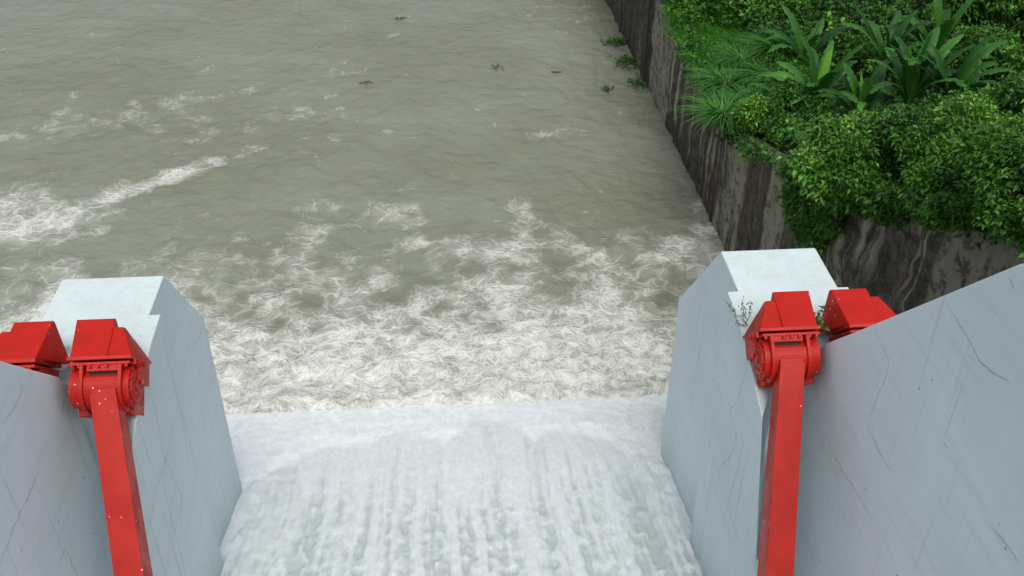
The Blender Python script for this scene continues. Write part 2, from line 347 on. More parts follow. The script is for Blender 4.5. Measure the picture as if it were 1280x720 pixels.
CR = {
 -1: {'block': [trace(-4.88, (182, 478), (191, 500), (206, 575), (222, 610), (229, 622)), trace(-4.88, (222, 505), (216, 535), (206, 580), (196, 610), (188, 645)), trace(-4.88, (228, 625), (225, 660)), trace(-4.88, (200, 590), (212, 640), (222, 680), (232, 720)), trace(-4.88, (203, 420), (214, 465), (222, 500), (238, 590)), trace(-4.88, (172, 525), (192, 590))],
      'nose': [trace(-5.06, (256, 395), (251, 415), (240, 440)), trace(-5.06, (203, 352), (196, 375)), trace(-5.06, (262, 455), (266, 480))],
      'wall': [trace(-5.87, (22, 465), (27, 490), (20, 505), (2, 530)), trace(-5.87, (80, 482), (82, 500), (76, 512)), trace(-5.87, (38, 615), (25, 640), (10, 680), (0, 705)), trace(-5.87, (82, 685), (90, 705), (97, 720)), trace(-5.87, (82, 685), (72, 710)), trace(-5.87, (48, 590), (32, 630))]},
 1: {'block': [trace(4.62, (938, 452), (926, 490), (914, 512)), trace(4.62, (910, 490), (915, 520), (922, 545), (915, 570), (898, 590)), trace(4.62, (930, 550), (924, 590), (912, 630), (905, 660)), trace(4.62, (913, 370), (915, 390), (911, 410)), trace(4.62, (905, 590), (915, 640), (930, 690))],
     'nose': [trace(4.79, (860, 375), (866, 392)), trace(4.79, (905, 320), (917, 348))],
     'wall': [trace(5.59, (1095, 412), (1105, 440), (1112, 450), (1108, 470), (1095, 500), (1088, 520)), trace(5.59, (1184, 382), (1205, 415), (1225, 450), (1262, 478)), trace(5.59, (1085, 535), (1105, 575), (1115, 590)), trace(5.59, (1262, 348), (1268, 362)), trace(5.59, (1020, 480), (1024, 500)), trace(5.59, (1030, 540), (1060, 600), (1090, 650)), trace(5.59, (1180, 555), (1184, 560)), trace(5.59, (1240, 660), (1275, 705))]}}
XL, XR = -5.93, 5.65
make_pier(XL, -1, 14.83, 16.55, 6.75, 'pale blue grey painted spillway pier at the left of the white water')
make_pier(XR, 1, 14.93, 17.35, 6.2, 'pale painted spillway pier on the right, between white water and stained river wall')

# ------------------------------------------------------------------ trunnions with gate arms
AV = Vector((0, .7071, .7071)); PV = Vector((0, .7071, -.7071))
def make_trunnion(xc, s, label, H=(11.78, 9.1)):
    root = empty('gate_arm_assembly', (xc + (.0 if xc < 0 else .07), H[0], H[1]), label, 'gate arm', 'red gate arm assemblies on the pier tops')
    def T(u, p, a): v = AV * a + PV * p; return (s * u, v.y, v.z)
    def bx(mb, u0, u1, p0, p1, a0, a1):
        mb.box8([T(u0, p0, a0), T(u1, p0, a0), T(u1, p1, a0), T(u0, p1, a0), T(u0, p0, a1), T(u1, p0, a1), T(u1, p1, a1), T(u0, p1, a1)])
    # cover box, wedge shaped, leaning over the anchorage
    m = MB(); m.box8([T(.25, -.30, .43), T(.78, -.30, .43), T(.80, .62, .43), T(.06, .62, .43), T(.17, .14, 1.05), T(.76, .14, 1.05), T(.74, .20, 1.05), T(.17, .20, 1.05)])
    m.build('cover_box', M_RED, root, bevel=.02)
    m = MB(); m.box8([T(.74, -.26, .43), T(1.13, -.26, .43), T(1.13, .6, .43), T(.74, .6, .43), T(.70, .06, .90), T(.90, .06, .90), T(.90, .16, .90), T(.70, .16, .90)])
    m.box8([T(1.08, -.20, .43), T(1.155, -.20, .43), T(1.155, .55, .43), T(1.08, .55, .43), T(.93, -.02, .74), T(.985, -.02, .74), T(.985, .3, .74), T(.93, .3, .74)])
    m.build('side_cover', M_RED, root, bevel=.014)
    m = MB(); bx(m, .22, 1.15, -.36, .64, .375, .43)
    m.build('flange', M_RED, root, bevel=.008)
    m = MB(); bx(m, .24, 1.12, -.33, .62, .30, .345)
    m.build('lower_flange', M_RED, root, bevel=.008)
    for u in (.30, .40, .56, .68, .80, .99, 1.08):
        b = MB(); b.cyl(T(u, -.35, .255), Vector(T(0, 0, 1)), .026, .05, 6); b.build('bolt', M_RED, root)
    for i in range(3):
        b = MB(); b.cyl(T(1.17, -.22 + .2 * i, .30), Vector(T(0, 0, 1)), .03, .08, 6); b.build('bolt', M_RED, root)
    # anchor pedestal behind the hub
    m = MB(); bx(m, .24, 1.06, .12, .60, -.42, .30)
    m.build('pedestal', M_RED, root, bevel=.012)
    # housing: front plate above the slot, drum below it
    m = MB(); bx(m, .50, .98, -.33, -.1, .205, .30)
    poly = [(-.02, .155), (-.29, .155)] + [(.345 * math.cos(math.radians(q)), .345 * math.sin(math.radians(q))) for q in range(160, 342, 10)] + [(.3, .155)]
    m.prism(poly, .36, 1.0, lambda u, p, a: T(u, p, a))
    m.build('housing', M_RED, root, bevel=.01)
    m = MB(); bx(m, .53, .95, -.27, -.12, .150, .208); m.build('slot_shade', M_DARK, root)  # black block filling the recess, its shade painted as colour
    for u in (.44, .99):
        m = MB(); t = [(-.37, .30), (-.385, .05)] + [(.39 * math.cos(q), .39 * math.sin(q)) for q in [math.radians(d) for d in range(185, 330, 12)]] + [(.3, .30)]
        m.prism(t, u - .026, u + .026, lambda uu, p, a: T(uu, p, a)); m.build('rib', M_RED, root, bevel=.006)
    # hub with bolted end disc on the side of the bay
    m = MB(); m.cyl(T(.24, 0, 0), (s, 0, 0), .31, .83, 40); m.build('hub', M_RED, root, bevel=.01)
    m = MB(); m.cyl(T(1.06, 0, 0), (s, 0, 0), .325, .045, 40); m.cyl(T(1.105, 0, 0), (s, 0, 0), .26, .03, 36); m.cyl(T(1.13, 0, 0), (s, 0, 0), .085, .03, 20)
    for i in range(8):
        t = i * math.pi / 4; m.cyl(T(1.13, .18 * math.cos(t), .18 * math.sin(t)), (s, 0, 0), .03, .02, 8)
    for i in range(10):
        t = i * math.pi / 5 + .3; m.cyl(T(1.105, .295 * math.cos(t), .295 * math.sin(t)), (s, 0, 0), .02, .025, 6)
    m.build('end_disc', M_RED, root, bevel=.005)
    m = MB(); bx(m, 1.12, 1.16, .0, .5, .02, .38); bx(m, 1.14, 1.20, .02, .12, .20, .27); bx(m, 1.14, 1.20, .10, .2, .02, .10)
    m.build('side_bracket', M_RED, root, bevel=.006)
    # the arm, a welded box girder running down to the gate
    m = MB(); L = 7.0; dr = .158 * 7.0; w0, w1 = .178, .215; uc = .765 if xc < 0 else .715
    def sec(a, hw, p0, p1, c): return [T(c - hw, p0, a), T(c + hw, p0, a), T(c + hw, p1, a), T(c - hw, p1, a)]
    m.add(sec(-.05, w0, -.385, -.08, uc) + sec(-L, w1, -.42, .20, uc + dr), [(0, 1, 2, 3), (4, 7, 6, 5), (0, 4, 5, 1), (1, 5, 6, 2), (2, 6, 7, 3), (3, 7, 4, 0)])
    m.build('arm', M_RED, root, bevel=.012)
    m = MB(); m.add(sec(-.12, w0 + .012, -.40, -.383, uc) + sec(-L, w1 + .012, -.442, -.425, uc + dr), [(0, 1, 2, 3), (4, 7, 6, 5), (0, 4, 5, 1), (1, 5, 6, 2), (2, 6, 7, 3), (3, 7, 4, 0)])
    m.build('arm_top_plate', M_RED, root, bevel=.006)
    return root
make_trunnion(XL, 1, 'red steel gate arm and trunnion on the left pier, the one beside the white water')
make_trunnion(XL, -1, 'red trunnion cover at the left edge, half hidden behind the left dividing wall')
make_trunnion(XR, -1, 'red steel gate arm and trunnion on the right pier, leafy sprig at its left')
make_trunnion(XR, 1, 'red trunnion cover on the right pier, nearest the stained river wall')

# ------------------------------------------------------------------ river
def grid(xs, ys):
    X, Y = np.meshgrid(xs, ys); nx, ny = len(xs), len(ys); i = np.arange(nx * ny).reshape(ny, nx)
    F = np.stack([i[:-1, :-1], i[:-1, 1:], i[1:, 1:], i[1:, :-1]], -1).reshape(-1, 4); return X.ravel(), Y.ravel(), F
def axis(a, b, step, far0, far1, g=1.35):
    c = list(np.arange(a, b, step)); d = step; x = c[-1]
    while x < far1: d *= g; x += d; c.append(x)
    d = step; x = a; l = []
    while x > far0: d *= g; x -= d; l.append(x)
    return np.array(l[::-1] + c)
def wall_x(y): return 9.23 - (np.asarray(y, float) - 29.1) * .0219
TOE = 21.2
xs = axis(-30, 10, .10, -1200, 10.2); ys = axis(TOE - .3, 62, .11, TOE - .35, 1500)
X, Y, F = grid(xs, ys)
def blob(px, py, rx, ry, ang=0, amp=1.):
    c = atz(px, py); t = math.radians(ang); dx = X - c[0]; dy = Y - c[1]
    a = dx * math.cos(t) + dy * math.sin(t); b = -dx * math.sin(t) + dy * math.cos(t)
    return amp * np.exp(-((a / rx) ** 2 + (b / ry) ** 2))
n1 = fbm(X * .28, Y * .22, 4, 3); n2 = fbm(X * .8, Y * .8, 3, 9)
lim = TOE + 7.6 + n1 * 4.0 + 2.2 * np.exp(-((X - 0.) / 5.) ** 2) + .9 * np.sin(X * 1.7)
d = 1 - sstep(TOE + 1.0, lim + 2.2, Y)
lanes = .5 + .5 * np.sin(X * 1.25 + n1 * 2.5)
D = d * (.43 + .30 * sstep(TOE + 9, TOE, Y) + .26 * lanes * sstep(TOE + 9, TOE + 3, Y) + .22 * n2) * (.8 + .3 * np.exp(-(X / 5.) ** 2)) + .36 * np.exp(-((Y - TOE) / 2.6) ** 2)
D *= 1 - .85 * blob(318, 325, 2.0, 2.2) - .55 * blob(500, 325, 1.6, .9) - .45 * blob(760, 300, 2, 1.2)
D += blob(655, 285, .8, 2.6, 0, .45) + blob(400, 290, 1.3, 2.2, 0, .40) + blob(860, 320, 1.8, 1.6, 0, .28) + blob(740, 330, 1.5, 1.3, 0, .25)
D += blob(10, 260, 1.8, 2.0, 20, .5) + blob(150, 245, 5.0, .5, 30, .36) + blob(70, 282, 3.5, .5, 22, .24) + blob(200, 225, 3.0, .45, 36, .3) + blob(245, 208, 2.4, .5, 34, .42) + blob(30, 300, 3, 1.1, 10, .30)
D += blob(60, 165, 5, 1.2, 10, .26) + blob(200, 130, 6, .8, 18, .22) + blob(330, 150, 3.6, 1.2, 25, .22) + blob(400, 80, 4, 1.2, 30, .10)
D += blob(0, 390, 4, 3.5, 0, .16) + blob(100, 340, 4, 1.4, 10, .12) + blob(240, 350, 2.6, 2.4, 0, .32)
D += blob(690, 165, 1.7, .5, 0, .12) + blob(470, 260, 2.6, .6, 0, .14) + blob(600, 200, 2, .6, 20, .08) + blob(880, 270, .9, 2.5, 0, .30)
D = D * .86 + .06 + n2 * .16 + np.clip(n1, -.3, .6) * .15
D = np.clip(D, 0, 1.15)
near = 1 - sstep(TOE, TOE + 9, Y)
Z = .045 * fbm(X * 1.3 + .5 * n1, Y * 1.3 + .6 * n2, 4, 20) + .05 * fbm(X * .35, Y * .5, 3, 30) + near * (.11 * fbm(X * 1.1, Y * 1.1, 5, 40, .68) + .04)
Z += .10 * np.exp(-((Y - TOE) / .5) ** 2) * (1 + .8 * fbm(X * 3, Y * 3, 4, 50))
Z -= 1.2 * sstep(TOE - .02, TOE - .30, Y)
far = sstep(62, 90, np.abs(X + 10) + np.abs(Y - 30)); Z *= 1 - far
Yw = Y + np.clip(1 - (Y - TOE) / 1.2, 0, 1) * (.30 * fbm(X * .8, X * 0, 3, 60) + .24 * np.abs(fbm(X * 3.2, X * 0, 4, 61, .65))) - .012 * 0
lft = np.clip((X - (wall_x(Y) + .1)), 0, None)
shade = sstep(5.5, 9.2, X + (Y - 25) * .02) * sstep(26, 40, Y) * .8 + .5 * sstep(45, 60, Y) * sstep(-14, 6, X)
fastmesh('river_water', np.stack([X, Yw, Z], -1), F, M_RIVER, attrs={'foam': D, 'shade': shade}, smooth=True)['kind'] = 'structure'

# the sheet of white water sliding down the chute
xs = np.arange(-17.5, 9.7, .045); ys = np.arange(3.0, TOE + .35, .055)
X, Y, F = grid(xs, ys)
prof = np.interp(Y, [3, 8, 12, 15, 17.3, 19.3, 21.0, 21.6], [6.0, 4.5, 3.15, 2.25, 1.55, .85, .10, -.25])
bay = np.clip(np.abs(X + .13) / 4.75, 0, 1.3)
phase = X * 1.0
edge = 18.75 - 2.0 * bay ** 3.2 + .35 * fbm(X * .75, X * 0, 3, 70) + .55 * np.abs(np.sin(X * 1.45 + .5)) ** .7
edge += .5 * np.exp(-((X - .35) / .30) ** 2) + .35 * np.exp(-((X - 1.3) / .6) ** 2) + .14 * fbm(X * 3, Y * 2, 3, 72)
rough = 1 - sstep(edge - .5, edge + .10, Y)
softin = sstep(edge - .2, edge - 6, Y)
fan = X + .10 * fbm(X * .7, Y * .35, 2, 80)
def streak(k, sd, pw): return np.clip(1 - 3.4 * np.abs(perlin(fan * k, Y * .045 * k ** .5, sd)), 0, 1) ** pw
dots = np.clip(.80 + .8 * fbm(X * 6, Y * 2.4, 3, 87, .6), .15, 1.3)
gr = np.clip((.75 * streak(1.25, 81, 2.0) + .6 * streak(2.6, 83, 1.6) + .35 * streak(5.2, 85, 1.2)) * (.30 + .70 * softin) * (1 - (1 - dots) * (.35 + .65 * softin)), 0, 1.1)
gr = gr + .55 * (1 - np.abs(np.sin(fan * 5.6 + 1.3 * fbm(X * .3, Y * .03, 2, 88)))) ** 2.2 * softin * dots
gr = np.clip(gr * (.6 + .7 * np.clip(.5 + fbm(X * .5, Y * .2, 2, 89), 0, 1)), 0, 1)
lumps = fbm(X * 4.2, Y * 1.0, 4, 90, .6)
cau = np.abs(fbm(X * 7.5, Y * 2.6, 3, 95, .6))
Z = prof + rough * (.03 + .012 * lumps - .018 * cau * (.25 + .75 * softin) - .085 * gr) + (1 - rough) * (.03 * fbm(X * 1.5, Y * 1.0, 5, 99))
Z += .06 * sstep(.78, 1.02, bay) * rough * (1 + lumps)
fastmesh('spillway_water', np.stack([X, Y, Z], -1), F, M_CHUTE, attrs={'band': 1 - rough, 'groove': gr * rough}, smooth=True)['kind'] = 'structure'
mb = MB(); mb.prism([(-6, 6.5), (3, 5.6), (12, 2.7), (17, 1.1), (21.4, -.8), (21.4, -4), (-6, -4)], -17.6, 9.75)
o = mb.build('spillway_floor', M_ROCK); o['kind'] = 'structure'

# ------------------------------------------------------------------ right bank: retaining wall, terrain
TY = [-6, 13.2, 16.8, 19.7, 22.7, 25.8, 30.9, 34, 39.5, 42, 56, 70, 200]
TZ = [13.5, 10.4, 8.6, 7.3, 6.3, 5.1, 3.7, 3.75, 4.1, 4.5, 4.6, 4.6, 4.6]
def wtop(y): return np.interp(y, TY, TZ)
def bank(x, y):
    return wtop(y) - .10 + .16 * np.clip(x - 9.5, 0, 60) + .35 * fbm(np.asarray(x) * .25, np.asarray(y) * .25, 3, 120) * np.clip((x - 9.5) / 3, 0, 1)
def bank_hit(px, py):
    r = ray(px, py); t = 8 / np.linalg.norm(r)
    for _ in range(900):
        p = r * t
        if p[2] + ZO < float(bank(p[0], p[1])): break
        t *= 1.004
    return np.array([p[0], p[1], p[2] + ZO])
ys = np.concatenate([np.arange(-6, 70, .06), np.arange(70, 400, 4)]); hs_ = np.linspace(0, 1, 60)
H_, Y_ = np.meshgrid(hs_, ys); F_ = grid(hs_, ys)[2]
Yr = Y_.ravel(); Hr = H_.ravel(); Zr = -2.5 + (wtop(Yr) + 2.5) * Hr
rghm = 1 - sstep(19.5, 21, Yr)
Xr = wall_x(np.minimum(Yr, 60)) - .0 + (.05 + .10 * rghm) * fbm(Yr * .8, Zr * .8, 5, 130, .62)
Xr -= .10 * ((np.mod(Yr, 6.1) > 5.9) * 1.)*.6
st = np.zeros_like(Yr)
for (py0, x0, z0, x1, z1) in []: pass
# pale runs of lime below the weep holes
for (px, py, px2, py2, wd) in [(831, 46, 824, 112, .10), (836, 56, 829, 124, .10), (845, 68, 836, 140, .12), (853, 82, 843, 155, .09), (859, 92, 848, 170, .13), (868, 120, 857, 200, .11), (877, 160, 868, 190, .07), (886, 172, 876, 228, .14), (893, 165, 882, 210, .1), (899, 250, 895, 285, .06), (1084, 272, 1062, 348, .30), (1062, 275, 1046, 335, .16), (1032, 300, 1026, 322, .14), (984, 300, 978, 312, .12), (1128, 290, 1100, 372, .035)]:
    r = ray(px, py); k = 9.1 / r[0]; y0 = r[1] * k; z0 = r[2] * k + ZO; r = ray(px2, py2); k = 9.1 / r[0]; z1 = r[2] * k + ZO
    yy = y0 + .05 * fbm(Zr * 1.5, Zr * 0, 2, 140)
    st = np.maximum(st, np.exp(-((Yr - yy) / wd) ** 4) * sstep(z1 - .1, z1 + .7, Zr) * sstep(z0 + .5, z0 + .2, Zr) * (.55 + .45 * rng.random()))
V = np.stack([Xr, Yr, Zr], -1); nV = len(V)
wob = fastmesh('retaining_wall', V, F_[:, ::-1], M_WET, attrs={'streak': st, 'rough': rghm}, smooth=True)
tag(wob, 'tall dark stained concrete river wall with pale lime streaks and wet patches', 'wall')
mb = MB()
for y0, y1 in zip(TY[:-1], TY[1:]):
    a, b = float(wall_x(min(y0, 60))), float(wall_x(min(y1, 60))); z0, z1 = float(wtop(y0)), float(wtop(y1))
    mb.box8([(a + .01, y0, z0 - .3), (a + .35, y0, z0 - .3), (b + .35, y1, z1 - .3), (b + .01, y1, z1 - .3), (a + .01, y0, z0 + .01), (a + .35, y0, z0 + .01), (b + .35, y1, z1 + .01), (b + .01, y1, z1 + .01)])
mb.build('coping', M_ROCK, wob)
xs = axis(9.3, 32, .3, 9.25, 1500); ys = axis(-6, 66, .4, -300, 1500)
X, Y, F = grid(xs, ys); Z = bank(X, Y); X = np.where(X < 9.4, wall_x(np.clip(Y, -10, 60)) + .2, X)
fastmesh('bank_ground', np.stack([X, Y, Z], -1), F, M_SOIL, smooth=True)['kind'] = 'structure'

# ------------------------------------------------------------------ vegetation
def unit(v): return v / (np.linalg.norm(v, axis=-1, keepdims=True) + 1e-9)
def leaves(P, D, size, wr=.42, seed=0, fold=.25, droop=.25):
    """P base points, D growth directions; one folded four-triangle leaf each -> V, F, rnd"""
    r = np.random.default_rng(seed); n = len(P); D = unit(D)
    q = unit(r.normal(size=(n, 3))); Sd = unit(np.cross(D, np.array([0, 0, 1.]) + .7 * q)); N = np.cross(Sd, D)
    N = np.where(N[:, 2:3] < 0, -N, N); s = size[:, None]
    b = P; t = P + D * s - np.array([0, 0, 1.]) * s * droop
    m = P + D * s * .5 - N * s * fold * .3 + 0
    l = P + D * s * .42 + Sd * s * wr * .5 + N * s * fold * .25; rr = P + D * s * .42 - Sd * s * wr * .5 + N * s * fold * .25
    V = np.stack([b, l, m, rr, t], 1).reshape(-1, 3); i = np.arange(n)[:, None] * 5
    F = np.concatenate([i + np.array([[0, 2, 1]]), i + np.array([[0, 3, 2]]), i + np.array([[1, 2, 4]]), i + np.array([[2, 3, 4]])], 0)
    return V, F, np.repeat(r.random(n) ** 1.2, 5)
def merge(parts):
    Vs, Fs, Rs, o = [], [], [], 0
    for V, F, R in parts: Vs.append(V); Fs.append(F + o); Rs.append(R); o += len(V)
    return np.concatenate(Vs), np.concatenate(Fs), np.concatenate(Rs)
def sprigs(P, Nrm, size, k, seed, spread=.9, **kw):
    """k leaves around each shoot tip"""
    r = np.random.default_rng(seed); n = len(P); PP = np.repeat(P, k, 0); NN = np.repeat(Nrm, k, 0)
    D = unit(NN * .55 + spread * r.normal(size=PP.shape) + np.array([0, 0, .15])); sz = np.repeat(size, k) * r.uniform(.6, 1.25, n * k)
    off = r.normal(size=PP.shape) * np.repeat(size, k)[:, None] * .45
    V, F, R = leaves(PP + off, D, sz, seed=seed + 1, **kw)
    tip = np.repeat(np.repeat(r.random(n), k), 5)
    return V, F, np.clip(.55 * R + .5 * tip, 0, 1)

# creeping ground cover over the whole bank
BX = [bank_hit(1035, 155), bank_hit(1165, 148), bank_hit(1100, 140)]
def cover_h(x, y):
    b = np.abs(fbm(x * .34, y * .34, 2, 200)); h = .1 + 1.15 * (1 - np.clip(b * 2.2, 0, 1)) ** 1.2 + .35 * fbm(x * 1.1, y * 1.1, 2, 210)
    for c in BX: h = h * (1 - .9 * np.exp(-(((x - c[0]) / 2.3) ** 2 + ((y - c[1]) / 1.5) ** 2)))
    return h * (.35 + .65 * sstep(20, 27, y + .3 * (x - 9)))
r = np.random.default_rng(11)
N0 = 40000
cx = 9.1 + 25 * r.random(N0) ** 1.15; cy = 11 + 50 * r.random(N0)
ch = cover_h(cx, cy); cz = bank(cx, cy) + ch * r.uniform(.7, 1.05, N0) + .05
edgem = cx < wall_x(cy) + .1; cz = np.where(edgem, wtop(cy) + r.uniform(-.5, .35, N0), cz); cx = np.where(edgem, cx - .1, cx)
e_ = .15; gx_ = (cover_h(cx + e_, cy) - cover_h(cx - e_, cy)) / (2 * e_); gy_ = (cover_h(cx, cy + e_) - cover_h(cx, cy - e_)) / (2 * e_)
Nn = unit(np.stack([-gx_ - .2, -gy_ - .2, 1 + 0 * cx], -1))
thin = r.random(N0) < np.clip(.35 + ch * 1.2, 0, 1) 
cx, cy, cz, Nn = cx[thin], cy[thin], cz[thin], Nn[thin]; N0 = len(cx)
dist = np.sqrt(cx ** 2 + cy ** 2)
V, F, R = sprigs(np.stack([cx, cy, cz], -1), Nn, (.080 + .0030 * dist) * r.uniform(.7, 1.3, N0), 5, 12, wr=.6, spread=.7)
R = np.clip(R + np.repeat(-.2 + .55 * fbm(cx * .6, cy * .6, 3, 260), 25), 0, 1)
o = fastmesh('ground_cover', V, F, M_CREEP, attrs={'rnd': R}); tag(o, 'dense green creeping ground cover on the bank behind the wall', 'ground cover', kind='stuff')

def shrub(px, py, rad, hgt, n, lsz, label, mat=M_LEAF, seed=0, hang=0., name='shrub', cat='shrub', group='leafy shrubs on the bank'):
    b = bank_hit(px, py); r = np.random.default_rng(seed + 300)
    if hang: b[0] = wall_x(b[1]) + rad * .55; b[2] = float(bank(b[0], b[1]))
    root = empty(name, b, label, cat, group)
    nl = 7 + int(rad * 5); lc = []
    for i in range(nl):
        a = r.random() * 6.283; q = rad * math.sqrt(r.random()); lc.append((q * math.cos(a), q * math.sin(a), hgt * (.1 + .5 * (1 - (q / rad) ** 2) + .75 * r.random() ** 1.5), rad * r.uniform(.20, .36)))
    lc = np.array(lc); wgt = lc[:, 3] ** 2; k = r.choice(nl, n, p=wgt / wgt.sum()); d = unit(r.normal(size=(n, 3)) + np.array([-.1, -.25, .45])); c = lc[k]
    rr = c[:, 3] * (.80 + .25 * r.random(n)) * np.where(r.random(n) < .06, 1.35, 1.)
    P = c[:, :3] + d * rr[:, None] * np.array([1.05, 1.05, .8])
    if hang:
        # trailing shoots over the wall face, in uneven lobes
        m = int(n * .75); hy = r.uniform(-rad * 1.05, rad * 1.05, m)
        lim = hang * np.clip(.62 + .38 * np.cos(hy / rad * 1.6) + .55 * fbm(hy * .9 + b[1], hy * 0, 3, seed), .15, 1.35); hd = lim * r.random(m) ** .85
        out = .12 + .50 * np.abs(np.sin(math.pi * np.clip(hd / (lim + .01), 0, 1) ** .6)) * (.6 + .5 * fbm(hy * 1.6, hd * 1.6, 2, seed + 5))
        Pw = np.stack([wall_x(b[1] + hy) - b[0] - out * r.uniform(.6, 1, m), hy, wtop(b[1] + hy) - b[2] + .3 - hd], -1)
        P = np.concatenate([P, Pw]); d = np.concatenate([d, unit(np.stack([-np.ones(m), -.5 * np.ones(m), .1 * np.ones(m)], -1))])
    g = bank(P[:, 0] + b[0], P[:, 1] + b[1]) - b[2]
    P[:, 2] = np.where(P[:, 0] + b[0] > wall_x(P[:, 1] + b[1]), np.maximum(P[:, 2], g + .04), P[:, 2])
    V, F, R = sprigs(P, d, np.full(len(P), lsz), 6, seed + 17, wr=.5, spread=.75)
    lo = r.uniform(-.30, .34, nl) ; off = np.concatenate([lo[k], np.full(len(P) - n, r.uniform(-.3, .1)) + .25 * fbm(P[n:, 1] * 1.2, P[n:, 2] * 1.2, 2, seed)]); R = np.clip(R + np.repeat(off, 30), 0, 1)
    fastmesh('foliage', V, F, mat, root, attrs={'rnd': R})
    m = MB()
    for i in range(5):
        e = lc[i % nl]; p0 = Vector((r.normal() * .05, r.normal() * .05, -.15)); p1 = Vector(e[:3]); m.cyl(p0, p1 - p0, .035, (p1 - p0).length, 6, .012)
    m.build('stem', M_STEM, root)
    return root
SH = [
 (990, 225, 1.55, 1.2, 2300, .17, 2.3, 'small leaved shrub spilling lowest over the river wall, leftmost of the overhanging row'),
 (1048, 238, 1.3, 1.2, 2300, .17, 0, 'pale tipped shrub growing in front of the banana clump, left of the dead brown leaf'),
 (1065, 245, 1.5, 1.3, 2300, .145, .75, 'bright green shrub overhanging the wall just right of the lowest spill'),
 (1125, 245, 1.4, 1.2, 2300, .15, 0, 'rounded shrub right under the brown dead banana leaf'),
 (1130, 265, 1.35, 1.3, 2300, .14, .5, 'shrub overhanging the wall directly above the red trunnion cover'),
 (1195, 245, 1.5, 1.3, 2300, .15, 0, 'mid green shrub in the middle of the right hand thicket'),
 (1200, 285, 1.3, 1.1, 2300, .13, .35, 'shrub overhanging the rough speckled part of the wall'),
 (1262, 275, 1.4, 1.2, 2300, .13, .3, 'shrub overhanging the wall at the right edge of the view'),
 (1262, 210, 1.6, 1.5, 2300, .15, 0, 'tall broad leaved shrub at the right edge above the overhanging row'),
 (1265, 120, 1.9, 1.9, 1900, .2, 0, 'shrub at the right edge beside the right banana clump'),
 (1215, 195, 1.0, .8, 1500, .15, 0, 'shrub below the right banana clump'),
 (1240, 45, 2.4, 2.0, 2000, .2, 0, 'bushy thicket shrub in the top right corner'),
 (985, 170, 1.2, 1.0, 1500, .17, 0, 'low shrub between the reeds and the banana clump'),
 (940, 15, 2.0, 1.5, 1500, .2, 0, 'dark shrub at the top edge left of the banana clump'),
]
for i, (px, py, rad, hg, n, ls, hang, lab) in enumerate(SH):
    shrub(px, py, rad, hg, int(n * 1.3), ls * .87, lab, seed=i * 7, hang=hang)

def blades(P, n, L, wd, up, seed, bend=.6, segs=4):
    """n arching blades from around P -> V, F, rnd"""
    r = np.random.default_rng(seed); a = r.random(n) * 6.283; Lh = L * r.uniform(.55, 1.1, n); out = np.stack([np.cos(a), np.sin(a), 0 * a], -1)
    b = P + np.stack([r.normal(size=n), r.normal(size=n), 0 * a], -1) * .12; sd = np.stack([-np.sin(a), np.cos(a), 0 * a], -1)
    tilt = r.uniform(.15, .9, n) * (1 - up) + .1; Vs = []
    for j in range(segs + 1):
        t = j / segs; h = Lh * (t - bend * .55 * t * t * (1 + tilt)); q = Lh * (tilt * t + bend * .55 * t * t)
        c = b + out * q[:, None] + np.array([0, 0, 1.]) * h[:, None]; ww = wd * (1 - t ** 2.2) * (.35 + .65 * math.sin(math.pi * min(1, t + .25) * .8)) + .002
        Vs += [c - sd * ww * .5, c + sd * ww * .5]
    V = np.stack(Vs, 1).reshape(-1, 3); k = 2 * (segs + 1); i = np.arange(n)[:, None] * k
    F = np.concatenate([i + np.array([[2 * j, 2 * j + 1, 2 * j + 3, 2 * j + 2]]) for j in range(segs)], 0)
    return V, F, np.repeat(r.random(n) * .9, k)
# bright grass on the far part of the bank edge
r = np.random.default_rng(31); parts = []
gx = r.uniform(0, 2.9, 900); gy = r.uniform(28, 60, 900)
for i in range(900):
    x = float(wall_x(gy[i])) - .1 + gx[i]; z = float(bank(x, gy[i])) + .25
    parts.append(blades(np.array([x, gy[i], z]), 26, .62, .045, .3, 1000 + i, .9, 3))
V, F, R = merge(parts); o = fastmesh('bank_grass', V, F, M_GRASS, attrs={'rnd': R}); tag(o, 'bright green grass hanging over the far end of the river wall', 'grass', kind='stuff')
# arching reed tufts
RD = [(905, 128, 'leftmost reed tuft at the wall top above the longest lime streak'), (925, 100, 'reed tuft behind the leftmost tuft, nearest the bright grass'), (935, 160, 'lowest reed tuft leaning over the wall where the shrubs begin'), (955, 120, 'reed tuft in the middle of the reed patch'), (965, 85, 'reed tuft farthest back, at the foot of the left banana plant'), (900, 168, 'small reed tuft drooping over the wall face'), (985, 135, 'rightmost reed tuft under the banana leaves')]
for i, (px, py, lab) in enumerate(RD):
    b = bank_hit(px, py); root = tag(fastmesh('reed_tuft', *[q for q in blades(np.array([0, 0, 0.]), 300, 1.9, .05, .45, 50 + i, .9, 6)][:2], M_REED, attrs={'rnd': blades(np.array([0, 0, 0.]), 300, 1.9, .05, .45, 50 + i, .9, 6)[2]}), lab, 'reed', 'reed tufts beside the banana clump')
    root.location = b + np.array([0, 0, .35])

